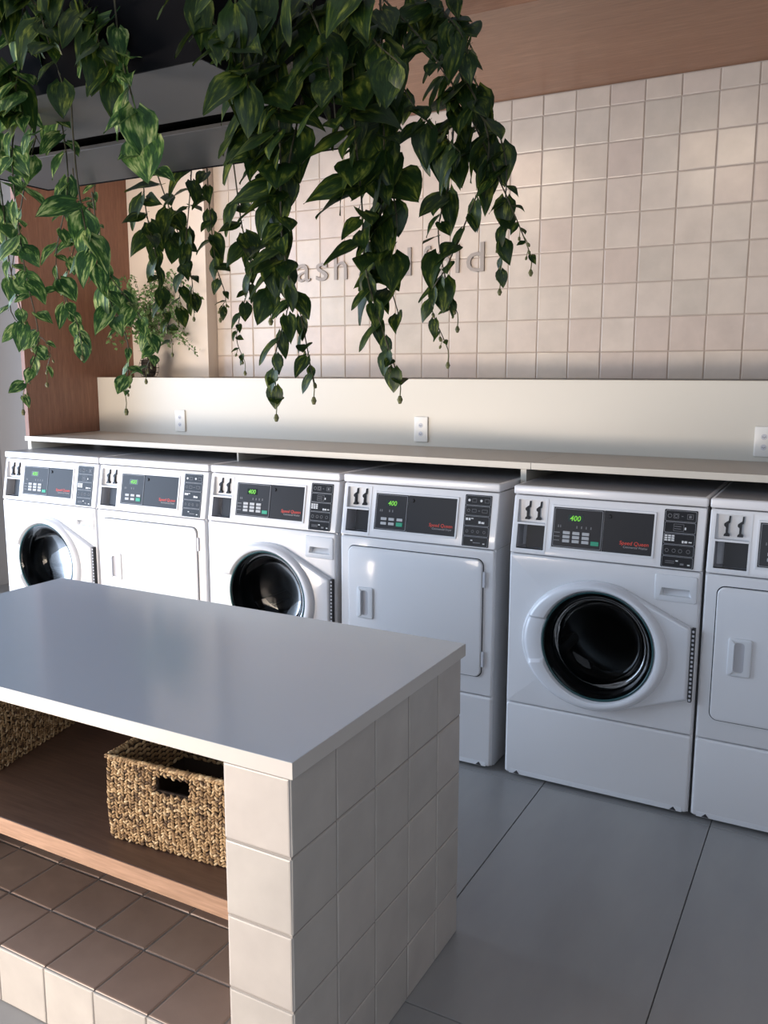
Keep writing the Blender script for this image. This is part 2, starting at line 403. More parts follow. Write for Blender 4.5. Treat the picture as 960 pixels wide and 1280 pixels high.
# sockets
for k, (x, lab) in enumerate(((0.785, 'white socket at the left of the backsplash, under the small leafy plant'), (2.293, 'white socket in the middle of the backsplash, left of the counter joint'), (3.806, 'white socket at the right end of the backsplash, cut by the picture edge'))):
    t = thing('wall_socket', lab.replace(', cut by the picture edge', ', above the rightmost machines'), 'socket', (x, YB-0.0006, 1.279))
    obj('cover_plate', plate(rrect(-0.036, 0.036, -0.060, 0.060, 0.006), -0.009, 0, bev=0.003), M['outlet'], t, smooth='auto')
    for z in (0.019, -0.022):
        bm = bmesh.new()
        add_plate(bm, circle(0, z, 0.0115, 0.0115, 20), -0.0098, -0.0085)
        obj('socket_insert', bm, M['grip'], t)
        bm = bmesh.new()
        for a in (-0.0045, 0, 0.0045): add_plate(bm, circle(a, z-(0.003 if a == 0 else 0), 0.0017, 0.0017, 8), -0.0104, -0.0095)
        obj('pin_holes', bm, M['seam'], t)

# ------------------------------------------------------------------ lettering on the tiles
sg = thing('wall_lettering', 'thin grey raised lettering wash and fold on the tiled wall behind the vines', 'sign', (1.06, YW-0.011, 2.046))
def letter(ch, x, wd):
    bm = text_mesh(ch, 0.205, 0.006); xs = [v.co.x for v in bm.verts]; a, b = min(xs), max(xs)
    s = min(wd/(b-a), 1.25) if ch != 'l' else 1.0
    xform(bm, lambda c: ((c.x-a)*s+x, c.y, c.z)); obj('letter_'+ch, bm, M['sign'], sg)
xx = [('w', 1.165, .135), ('a', 1.325, .09), ('s', 1.452, .085), ('h', 1.570, .082), ('a', 1.725, .09), ('n', 1.845, .08), ('d', 1.946, .092),
      ('f', 2.10, .05), ('o', 2.165, .095), ('l', 2.29, .02), ('d', 2.348, .095)]
for ch, x, wd in xx: letter(ch, x-1.06, wd)

# ------------------------------------------------------------------ machines
W = 0.683; ZT = 1.134; ZC = 1.0996; ZS = 0.885; ZP = 0.303; LN = 0.0394; DEP = 0.70
def lean(c): return (c.x, c.y+LN*(c.z-ZS)/(ZC-ZS), c.z)
def make_machine(kind, lab):
    washer = kind == 'washer'
    t = thing('washing_machine' if washer else 'tumble_dryer', lab, 'washer' if washer else 'dryer')
    E = M['enamel']
    # cabinet: open-fronted shell (side walls with a soft front corner), plus the plinth part
    bm = bmesh.new()
    for x0, x1 in ((0.0, 0.012), (W-0.012, W)): add_box(bm, x0, x1, 0.012, DEP, 0.018, ZS-0.001)
    add_box(bm, 0.011, W-0.011, DEP-0.01, DEP, 0.018, ZS-0.001)
    add_box(bm, 0.004, W-0.004, 0.05, DEP-0.01, 0.005, 0.03)
    # upper shell behind the console
    for x0, x1 in ((0.002, 0.012), (W-0.012, W-0.002)):
        b2 = box(x0, x1, 0.014, DEP, ZS, ZC-0.0005)
        for v in b2.verts:
            if v.co.y < 0.1: v.co.y += LN*(v.co.z-ZS)/(ZC-ZS)
        merge(bm, b2)
    obj('cabinet', bm, E, t)
    lp = obj('lower_panel', plate(rrect(0.0015, W-0.0015, 0.016, ZP-0.0015, 0.012), 0.0, 0.03, bev=0.009, seg=4), E, t, smooth='auto')
    obj('kick_strip', box(0.02, W-0.02, -0.0008, 0.002, 0.0165, 0.034, bev=0.0004, seg=1), M['plastic'], t)
    for x in (0.05, W-0.05):
        bm = bmesh.new(); add_plate(bm, [(x-0.012, 0.018), (x+0.012, 0.018), (x+0.001, 0.031)], -0.0016, 0.0)
        obj('kick_notch', bm, M['seam'], t)
    fp_out = rrect(0.0015, W-0.0015, ZP+0.0015, ZS-0.002, 0.010)
    if washer:
        fp = plate(fp_out, 0.0, 0.03, holes=[circle(0.343, 0.577, 0.196, 0.196, 64), [(0.551, 0.793), (0.652, 0.793), (0.646, 0.819), (0.556, 0.819)][::1]], bev=0.008, seg=4)
    else:
        fp = plate(fp_out, 0.0, 0.03, bev=0.008, seg=4)
    obj('front_panel', fp, E, t, smooth='auto')
    # top cover with rounded edges
    bm = box(-0.001, W+0.001, LN-0.006, DEP, ZC+0.0025, ZT, bev=0.006, seg=4)
    obj('top_cover', bm, E, t, smooth='auto')
    obj('top_plate', box(0.010, W-0.010, LN+0.014, DEP-0.01, ZT-0.002, ZT+0.0006, bev=0.0004, seg=1), M['top_grey'], t)
    # console with coin recess
    hole_up = [(0.020, 1.000), (0.127, 1.000), (0.127, 1.083), (0.020, 1.083)]
    hole_lo = [(0.023, 0.905), (0.127, 0.905), (0.127, 0.993), (0.023, 0.993)]
    cons = plate(rrect(0.0015, W-0.0015, ZS+0.0015, ZC-0.0015, 0.006), 0.0, 0.02, holes=[hole_up, hole_lo], bev=0.004, seg=3)
    obj('console', xform(cons, lean), E, t, smooth='auto')
    # coin recess parts
    cr = bmesh.new()
    add_plate(cr, rrect(0.012, 0.134, 0.893, 1.090, 0.003), -0.0015, 0.001, holes=[hole_up, hole_lo])
    c_ = obj('coin_chute', xform(cr, lean), M['plastic'], t)
    s1 = bmesh.new(); q = [(0.020, 0.018, 1.000), (0.127, 0.018, 1.000), (0.127, 0.010, 1.083), (0.020, 0.010, 1.083)]
    s1.faces.new([s1.verts.new(p) for p in q]); add_box(s1, 0.02, 0.127, -0.004, 0.018, 0.994, 0.999)
    obj('slide_plate', xform(s1, lean), M['plastic'], c_)
    for x in (0.056, 0.098):
        sl = bmesh.new()
        prof = [(0.004, 1.078), (0.009, 1.078), (0.008, 1.056), (0.003, 1.052), (0.003, 1.043), (0.0025, 1.022), (0.009, 1.017), (0.009, 1.011), (-0.009, 1.011), (-0.009, 1.016), (-0.004, 1.022), (-0.004, 1.040), (-0.010, 1.045), (-0.010, 1.052), (-0.003, 1.058), (0.003, 1.062)]
        prof = [(x+a, z) for a, z in prof][::-1]
        add_plate(sl, prof, 0.004, 0.020); bmesh.ops.recalc_face_normals(sl, faces=sl.faces)
        obj('coin_slot', xform(sl, lean), M['black'], c_)
    cup = bmesh.new()
    x0, x1, z0, z1, d = 0.023, 0.127, 0.905, 0.993, 0.075
    V = [cup.verts.new(p) for p in ((x0, .002, z0), (x1, .002, z0), (x1, .002, z1), (x0, .002, z1), (x0, d, z0-0.0), (x1, d, z0), (x1, d, z1), (x0, d, z1))]
    for f in ((0, 1, 5, 4), (1, 2, 6, 5), (2, 3, 7, 6), (3, 0, 4, 7), (4, 5, 6, 7)): cup.faces.new([V[i] for i in f])
    obj('coin_cup', xform(cup, lean), M['grip'], c_)
    dk = bmesh.new(); add_box(dk, 0.050, 0.1265, 0.030, 0.074, 0.906, 0.992)
    obj('cup_insert', xform(dk, lean), M['charcoal'], c_)
    # display
    dz0, dz1, dx0, dx1, dsp = 0.9215, 1.066, 0.157, 0.513, (0.340 if washer else 0.303)
    bz = bmesh.new(); add_plate(bz, rrect(dx0-0.007, dx1+0.007, dz0-0.007, dz1+0.007, 0.004), -0.004, 0.001, holes=[[(dx0, dz0), (dx1, dz0), (dx1, dz1), (dx0, dz1)]], bev=0.0015)
    bmesh.ops.recalc_face_normals(bz, faces=bz.faces)
    disp = obj('display_bezel', xform(bz, lean), M['plastic'], t)
    kp = obj('keypad_panel', xform(plate(rrect(dx0+.001, dsp-.001, dz0+.001, dz1-.001, .002), -0.003, 0.001), lean), M['charcoal'], t)
    ol = bmesh.new(); add_plate(ol, rrect(dx0+.004, dsp-.004, dz0+.004, dz1-.004, .004), -0.0034, -0.0028, holes=[rrect(dx0+.0055, dsp-.0055, dz0+.0055, dz1-.0055, .003)])
    obj('keypad_outline', xform(ol, lean), M['outline'], kp)
    lx0 = dx0+0.055 if washer else dx0+0.050
    obj('lcd_window', xform(plate(rrect(lx0, lx0+0.055, 1.017, 1.042, .001), -0.0036, -0.002), lean), M['lcd'], kp)
    tx = text_mesh('400', 0.026, 0.0002, shear=0.15, bold=0.0004); merge_bm = bmesh.new(); merge(merge_bm, tx, (lx0+0.006, -0.0040, 1.0205))
    obj('lcd_digits', xform(merge_bm, lean), M['lcd_digit'], kp)
    ic = bmesh.new()
    for k, x in enumerate((0.178, 0.186, 0.246, 0.263, 0.280, 0.297) if washer else (0.180, 0.188, 0.222, 0.236)):
        add_plate(ic, [(x-0.0022, 0.994), (x+0.0022, 0.994), (x+0.0015, 1.003), (x-0.0015, 1.003)], -0.0034, -0.003)
    for z in (0.948, 0.962, 0.976) if washer else (): add_box(ic, 0.164, 0.185, -0.0034, -0.003, z-0.002, z+0.001)
    obj('key_icons', xform(ic, lean), M['icon_dim'], kp)
    rows = (0.9765, 0.962, 0.9475) if washer else (0.966, 0.948)
    for z in rows:
        for x in ((0.197, 0.232, 0.267) if washer else (0.186, 0.221)):
            b_ = box(x, x+0.026, -0.0055, -0.002, z-0.0055, z+0.0055, bev=0.001, seg=1); obj('key', xform(b_, lean), M['key'], kp)
    if not washer:
        b_ = box(0.258, 0.284, -0.0055, -0.002, 0.966-0.0055, 0.966+0.0055, bev=0.001, seg=1); obj('key', xform(b_, lean), M['key'], kp)
    gx = 0.300 if washer else 0.256
    b_ = box(gx, gx+0.029, -0.0055, -0.002, (0.9385 if washer else 0.940), 0.9535 if washer else 0.956, bev=0.001, seg=1)
    tag(obj('start_key', xform(b_, lean), M['key_green'], kp), 'green start key')
    cd = obj('coin_box_door', xform(plate(rrect(dsp+.001, dx1-.001, dz0+.001, dz1-.001, .002), -0.003, 0.001), lean), M['charcoal'], t)
    tx = text_mesh('Speed Queen', 0.0185, 0.0002, shear=0.12, bold=0.0); mb = bmesh.new(); merge(mb, tx, (0.399, -0.0035, 0.9530))
    xs = [v.co.x for v in mb.verts]; s = 0.100/(max(xs)-min(xs)); x_ = min(xs); xform(mb, lambda c: ((c.x-x_)*s+0.401, c.y, c.z))
    obj('brand_lettering', xform(mb, lean), M['red'], cd)
    tx = text_mesh('Commercial Washer' if washer else 'Commercial Dryer', 0.011, 0.0002); mb = bmesh.new(); merge(mb, tx, (0.411, -0.0035, 0.9420))
    xs = [v.co.x for v in mb.verts]; s = 0.084/(max(xs)-min(xs)); x_ = min(xs); xform(mb, lambda c: ((c.x-x_)*s+0.415, c.y, c.z))
    obj('small_lettering', xform(mb, lean), M['print'], cd)
    lk = bmesh.new(); add_loft(lk, [[(dsp+0.020+0.007*math.cos(a)*k, y, 1.046+0.007*math.sin(a)*k) for a in [2*math.pi*i/14 for i in range(14)]] for k, y in ((1, -0.002), (1, -0.006), (0.8, -0.0075))], cap1=True)
    obj('lock', xform(lk, lean), M['steel'] if lab.find('left') >= 0 else M['charcoal'], cd)
    # instruction label
    il = obj('instruction_label', xform(plate(rrect(0.545, 0.6535, 0.892, 1.0865, .004), -0.0015, 0.001), lean), M['black'], t)
    po = bmesh.new()
    for k in range(5):
        z1_ = 1.0835-k*0.0385; add_plate(po, rrect(0.5485, 0.650, z1_-0.0365, z1_, .005), -0.0021, -0.0016, holes=[rrect(0.5497, 0.6488, z1_-0.0353, z1_-0.0012, .004)])
    obj('panel_outlines', xform(po, lean), M['outline'], il)
    gi, wi = bmesh.new(), bmesh.new()
    def ringi(b, x, z, r, w_=0.0014): add_plate(b, circle(x, z, r, r, 14), -0.0021, -0.0016, holes=[circle(x, z, r-w_, r-w_, 14)])
    def bar(b, x, z, w_, h): add_box(b, x-w_/2, x+w_/2, -0.0021, -0.0016, z-h/2, z+h/2)
    def frame(b, x, z, w_, h): add_plate(b, rrect(x-w_/2, x+w_/2, z-h/2, z+h/2, .001), -0.0021, -0.0016, holes=[rrect(x-w_/2+.0012, x+w_/2-.0012, z-h/2+.0012, z+h/2-.0012, .0005)])
    Z = [1.0652-k*0.0385 for k in range(5)]
    if washer:
        ringi(gi, 0.563, Z[0], .007); frame(gi, 0.584, Z[0], .018, .016); ringi(gi, 0.584, Z[0], .006); bar(gi, 0.604, Z[0], .006, .002); frame(gi, 0.630, Z[0], .02, .017); bar(gi, 0.630, Z[0], .008, .008)
        frame(gi, 0.595, Z[1], .034, .024); bar(gi, 0.592, Z[1]+.004, .022, .002); bar(gi, 0.592, Z[1]-.004, .022, .002); bar(wi, 0.617, Z[1]-.002, .005, .008)
        for r in range(3):
            for x in (0.556, 0.5675, 0.579): bar(wi, x, Z[2]+.010-r*.0075, .009, .0055)
        bar(wi, 0.612, Z[2]-.008, .006, .008); bar(wi, 0.622, Z[2]-.008, .009, .007); bar(wi, 0.636, Z[2]-.008, .010, .004)
        for x in (0.562, 0.585, 0.606, 0.632): ringi(gi, x, Z[3]-.001, .0065)
        bar(gi, 0.575, Z[4]+.002, .03, .002); bar(gi, 0.575, Z[4]-.004, .03, .002); bar(wi, 0.598, Z[4]+.004, .008, .004); bar(gi, 0.615, Z[4]-.006, .012, .006); bar(wi, 0.637, Z[4]-.007, .008, .004)
    else:
        ringi(wi, 0.562, Z[0], .005); bar(wi, 0.562, Z[0], .007, .007); frame(gi, 0.583, Z[0], .018, .014); ringi(wi, 0.611, Z[0], .005); bar(wi, 0.611, Z[0], .006, .006); frame(gi, 0.634, Z[0], .018, .014)
        ringi(gi, 0.562, Z[1], .006); frame(gi, 0.585, Z[1], .018, .012); bar(gi, 0.605, Z[1], .008, .002); frame(gi, 0.628, Z[1], .022, .012)
        bar(wi, 0.558, Z[2]+.006, .009, .009); bar(wi, 0.569, Z[2]+.006, .008, .009); bar(wi, 0.580, Z[2]+.009, .010, .003); bar(wi, 0.611, Z[2]-.004, .009, .009); bar(wi, 0.624, Z[2]-.005, .012, .007)
        for x in (0.562, 0.585, 0.606, 0.632): ringi(gi, x, Z[3]-.001, .0055)
        bar(wi, 0.584, Z[4]+.004, .008, .004); bar(gi, 0.605, Z[4]-.004, .03, .003); bar(wi, 0.634, Z[4]-.006, .008, .004)
    tag(obj('icon_print', xform(gi, lean), M['icon_dim'], il), None)
    tag(obj('white_icon_print', xform(wi, lean), M['icon'], il), 'white printed icons')
    if washer:
        # detergent drawer
        dr = plate(rrect(0.531, 0.671, 0.773, 0.866, .008), -0.004, 0.001, holes=[[(0.549, 0.793), (0.654, 0.793), (0.648, 0.820), (0.555, 0.820)]], bev=0.003, seg=3)
        dro = obj('detergent_drawer', dr, M['plastic'], t, smooth='auto')
        cup = bmesh.new(); A_ = [(0.549, -0.003, 0.793), (0.654, -0.003, 0.793), (0.648, -0.003, 0.820), (0.555, -0.003, 0.820)]; B_ = [(0.560, 0.006, 0.7945), (0.643, 0.006, 0.7945), (0.645, 0.026, 0.819), (0.558, 0.026, 0.819)]
        V1 = [cup.verts.new(p) for p in A_]; V2 = [cup.verts.new(p) for p in B_]
        for i in range(4): cup.faces.new((V1[i], V1[(i+1) % 4], V2[(i+1) % 4], V2[i]))
        cup.faces.new(V2); obj('pull_recess', cup, M['plastic'], dro)
        # door leaf with pointed hinge side
        P = []
        cx, cz, a, b = 0.336, 0.5755, 0.273, 0.240
        t0, t1 = math.radians(72), math.radians(282)
        for i in range(49):
            th = t0+(t1-t0)*i/48; P.append((cx+a*math.cos(th), cz+b*math.sin(th)))
        P += [(0.655, 0.434), (0.662, 0.440), (0.662, 0.686), (0.655, 0.695)]
        glass_c = (0.3455, 0.5815)
        lf = plate(P, -0.026, -0.001, holes=[circle(glass_c[0], glass_c[1], 0.199, 0.199, 64)], bev=0.012, seg=4)
        door = obj('door', lf, M['ring'], t, smooth='auto')
        # sculpted ring
        n = 120; rings = []
        for k, (mixf, s, y) in enumerate(((0, 1.0, -0.018), (0, 0.985, -0.032), (0, 0.955, -0.043), (0.10, 0.93, -0.047), (0.75, 1.0, -0.047), (0.92, 1.0, -0.044), (1.0, 1.0, -0.036), (1.0, 0.975, -0.022))):
            ring = []
            for i in range(n):
                th = 2*math.pi*i/n
                ex, ez = 0.330+0.264*s*math.cos(th), 0.5775+0.2375*s*math.sin(th)
                gx_, gz = glass_c[0]+0.205*(s if mixf == 1 else 1)*math.cos(th), glass_c[1]+0.205*(s if mixf == 1 else 1)*math.sin(th)
                dd = math.degrees(abs(math.atan2(math.sin(th-math.pi), math.cos(th-math.pi))))
                y_ = y
                if dd < 22.6 and 1 <= k <= 6: y_ = y+(0.013 if k < 6 else 0.006)
                ring.append((ex*(1-mixf)+gx_*mixf, y_, ez*(1-mixf)+gz*mixf))
            rings.append(ring)
        bm = bmesh.new(); add_loft(bm, rings); bmesh.ops.recalc_face_normals(bm, faces=bm.faces)
        obj('door_ring', bm, M['ring'], door, smooth='auto')
        # glass bowl, rim, gasket and drum
        def lathe(prof, n=64, c0=glass_c, cap=True):
            bm = bmesh.new(); add_loft(bm, [[(c0[0]+r*math.cos(2*math.pi*i/n), y, c0[1]+r*math.sin(2*math.pi*i/n)) for i in range(n)] for r, y in prof], cap1=cap)
            bmesh.ops.recalc_face_normals(bm, faces=bm.faces); return bm
        obj('glass_rim', lathe([(0.2015, -0.034), (0.199, -0.036), (0.195, -0.034), (0.193, -0.028)], cap=False), M['teal'], door, smooth=True)
        obj('door_glass', lathe([(0.195, -0.032), (0.186, -0.030), (0.170, -0.016), (0.158, 0.010), (0.150, 0.045), (0.130, 0.062), (0.08, 0.070), (0.02, 0.072)]), M['glass'], door, smooth=True)
        obj('door_gasket', lathe([(0.196, -0.020), (0.195, 0.02), (0.205, 0.05), (0.192, 0.07), (0.185, 0.10)], cap=False), M['gasket'], t, smooth=True)
        dm = lathe([(0.196, 0.10), (0.196, 0.105), (0.25, 0.112), (0.27, 0.14), (0.27, 0.42), (0.24, 0.45), (0.12, 0.44), (0.05, 0.41), (0.01, 0.40)], 48)
        obj('drum', dm, M['drum'], t, smooth=True)
        bm = bmesh.new()
        for k in range(3):
            a = math.radians(90+120*k); rr = 0.245
            b2 = box(-0.022, 0.022, 0.15, 0.42, -0.03, 0.03, bev=0.015, seg=2)
            xform(b2, lambda c: (c.x*math.cos(a)-(c.z-rr)*math.sin(a)*-1*-1 if False else (glass_c[0]+(rr+c.z)*math.cos(a)-c.x*math.sin(a)), c.y, glass_c[1]+(rr+c.z)*math.sin(a)+c.x*math.cos(a)))
            merge(bm, b2)
        obj('drum_lifters', bm, M['drum'], t, smooth='auto')
        # piano hinge
        hg = obj('hinge', box(0.663, 0.6745, -0.018, 0.001, 0.430, 0.692, bev=0.0015, seg=1), M['seam'], t)
        bm = bmesh.new()
        for k in range(17): add_box(bm, 0.6655, 0.673, -0.0205, -0.0175, 0.4345+k*0.0152, 0.4425+k*0.0152, bev=0.001, seg=1)
        tag(obj('hinge_knuckle_row', bm, M['grip'], hg), None, kind='stuff')
    else:
        gr = bmesh.new(); add_plate(gr, rrect(0.040, 0.639, 0.377, 0.848, .028, 8), -0.0006, 0.001)
        obj('door_gap', gr, M['seam'], t)
        door = obj('door', plate(rrect(0.0435, 0.6355, 0.3805, 0.8445, .026, 8), -0.010, 0.0005, bev=0.005, seg=3), E, t, smooth='auto')
        hd = plate(rrect(0.089, 0.163, 0.547, 0.678, .008), -0.016, -0.0095, holes=[rrect(0.108, 0.140, 0.561, 0.664, .010)], bev=0.004, seg=3)
        for v in hd.verts:
            if v.co.x < 0.112 and v.co.y < -0.011: v.co.y -= 0.010*math.cos((v.co.z-0.612)/0.066*1.4)
        hdo = obj('door_handle', hd, M['plastic'], door, smooth='auto')
        pk = bmesh.new(); add_plate(pk, rrect(0.107, 0.141, 0.560, 0.665, .010), -0.0108, -0.0101)
        obj('grip_slot', pk, M['grip'], hdo)
        for z in (0.423, 0.738):
            obj('door_hinge', box(0.638, 0.648, -0.009, 0.001, z, z+0.062, bev=0.002, seg=2), M['grip'], t)
    return t
def kids(o): return [c for c in C.objects if c.parent == o]
def copy_tree(o, parent=None):
    c = o.copy(); C.objects.link(c)
    if parent: c.parent = parent
    for ch in kids_of.get(o.name, []): copy_tree(ch, c)
    return c
washer = make_machine('washer', 'x'); dryer = make_machine('dryer', 'x')
kids_of = {}
for o in C.objects:
    if o.parent: kids_of.setdefault(o.parent.name, []).append(o)
MX = [0.188, 0.880, 1.5775, 2.2816, 3.0215, 3.7133]
labs = ['white front-loading washer at the far left end of the row', 'white dryer with square door, second machine from the left, half hidden by the island',
        'white front-loading washer with round door, third from the left, between two dryers', 'white dryer with square door just left of the wide gap, above the island corner',
        'white front-loading washer shown whole, right of the wide gap', 'white dryer at the right edge, only its left part shown']
for k, (x, lab) in enumerate(zip(MX, labs)):
    src = washer if k % 2 == 0 else dryer
    o = src if k < 2 else copy_tree(src)
    o.location = (x, 0, 0); o['label'] = lab; o['group'] = 'washers in the row under the counter' if k % 2 == 0 else 'dryers in the row under the counter'

# ------------------------------------------------------------------ island
IX1, IY0, SI, ITH, IZ = 3.2444, -1.7521, 0.1628, 0.0336, 0.8368
IX0 = IX1-1.5104; IY1 = IY0+4*SI+0.1426
isl = thing('folding_island', 'freestanding folding island clad in glazed beige tiles with a pale slab top', 'table', (IX0, IY0, 0))
LX = IX1-IX0; LY = IY1-IY0; PW = 0.160; PLX = SI-0.0128    # plinth height
PH = 0.150
obj('slab_top', box(-0.0085, LX+0.0085, -0.0055, LY+0.0055, IZ-ITH+0.0008, IZ, bev=0.0005, seg=1), M['slab'], isl)
bm = bmesh.new()
for b in ((-0.009, LX+0.009, -0.006, -0.0045), (-0.009, LX+0.009, LY+0.0045, LY+0.006), (-0.009, -0.0075, -0.0045, LY+0.0045), (LX+0.0075, LX+0.009, -0.0045, LY+0.0045)): add_box(bm, *b, IZ-ITH, IZ-0.0006)
tag(obj('edge_band', bm, M['slab_edge'], isl), 'cream slab edge')  # added band, keeps the warm-lit edge free of the top's blue tint
bm = bmesh.new(); T_ = 0.009; zt_ = IZ-ITH-0.0005
G_ = 0.0028
add_box(bm, LX-PW+G_, LX-G_, G_, LY-G_, 0.0, zt_); add_box(bm, G_, PW-G_, G_, LY-G_, 0.0, zt_)
add_box(bm, PW-G_-0.001, LX-PW+G_+0.001, G_, LY-G_, 0.0, PH-G_); add_box(bm, PW-G_-0.001, LX-PW+G_+0.001, LY-0.03, LY-G_, PH-G_, zt_)
obj('core', bm, M['grout_dark'], isl)
tmi = [as_mesh(tile_mesh(SI, SI, seed=20+s), 'island_tile', M['island_tile']) for s in range(4)]
_cut = {}
def tmesh(wd, ht, m_='island_tile'):
    k = (round(wd, 4), round(ht, 4))
    if k == (round(SI, 4), round(SI, 4)) and m_ == 'island_tile': return random.choice(tmi)
    k += (m_, random.randrange(3))
    if k not in _cut: _cut[k] = as_mesh(tile_mesh(wd, ht, seed=len(_cut)), 'island_tile_cut', M[m_])
    return _cut[k]
rows_z = [(0.0, PH)]+[(PH+i*SI, min(PH+(i+1)*SI, zt_)) for i in range(4)]
cols_y = [(i*SI, (i+1)*SI) for i in range(4)]+[(4*SI, LY)]
for z0, z1 in rows_z:
    for y0, y1 in cols_y:       # right end and left end
        inst('tile', tmesh(y1-y0, z1-z0), isl, (LX-T_, y0, z0), (0, 0, math.pi/2))
        inst('tile', tmesh(y1-y0, z1-z0), isl, (T_, y1, z0), (0, 0, -math.pi/2))
    inst('tile', tmesh(PW, z1-z0), isl, (LX-PW, T_, z0)); inst('tile', tmesh(PW, z1-z0), isl, (0, T_, z0))
    x = 0.0
    while x < LX-0.01:          # back
        x1 = min(x+SI, LX); inst('tile', tmesh(x1-x, z1-z0), isl, (x1, LY-T_, z0), (0, 0, math.pi)); x = x1
# inner cheeks
for z0, z1 in rows_z[1:]:
    for y0, y1 in cols_y[:4]:
        inst('tile', tmesh(y1-y0, z1-z0), isl, (LX-PW+T_, y1, z0), (0, 0, -math.pi/2))
# plinth front and top
seams = [PW]
xs0 = LX-0.3951
k = -6
allx = [xs0+j*SI for j in range(-8, 4)]
seams = [PW]+[x for x in allx if PW+0.02 < x < LX-PW-0.005]+[LX-PW]
for a, b in zip(seams, seams[1:]):
    inst('tile', tmesh(b-a, PH), isl, (a, T_, 0))
    for j in range(5):
        y0 = 0.004+j*SI-(0.004 if j else 0); y1 = (j+1)*SI
        y1 = min(y1, LY-0.03)
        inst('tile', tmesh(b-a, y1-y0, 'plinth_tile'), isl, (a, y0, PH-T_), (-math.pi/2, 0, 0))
sh = box(PW+0.0085-0.009+0.001, LX-PW-0.001, 0.016, LY-0.031, 0.450, 0.492, bev=0.001, seg=1)
obj('shelf', sh, M['wood_shelf_shaded'], isl)
obj('shelf_front_lit', box(PW+0.0015, LX-PW-0.001, 0.013, 0.0158, 0.450, 0.492, bev=0.0006, seg=1), M['wood_edge_lit'], isl)  # added strip carrying the lit colour of the shelf front
obj('back_board', box(PW, LX-PW, LY-0.0305, LY-0.028, PH+0.001, zt_), M['wood_shelf_shaded'], isl)

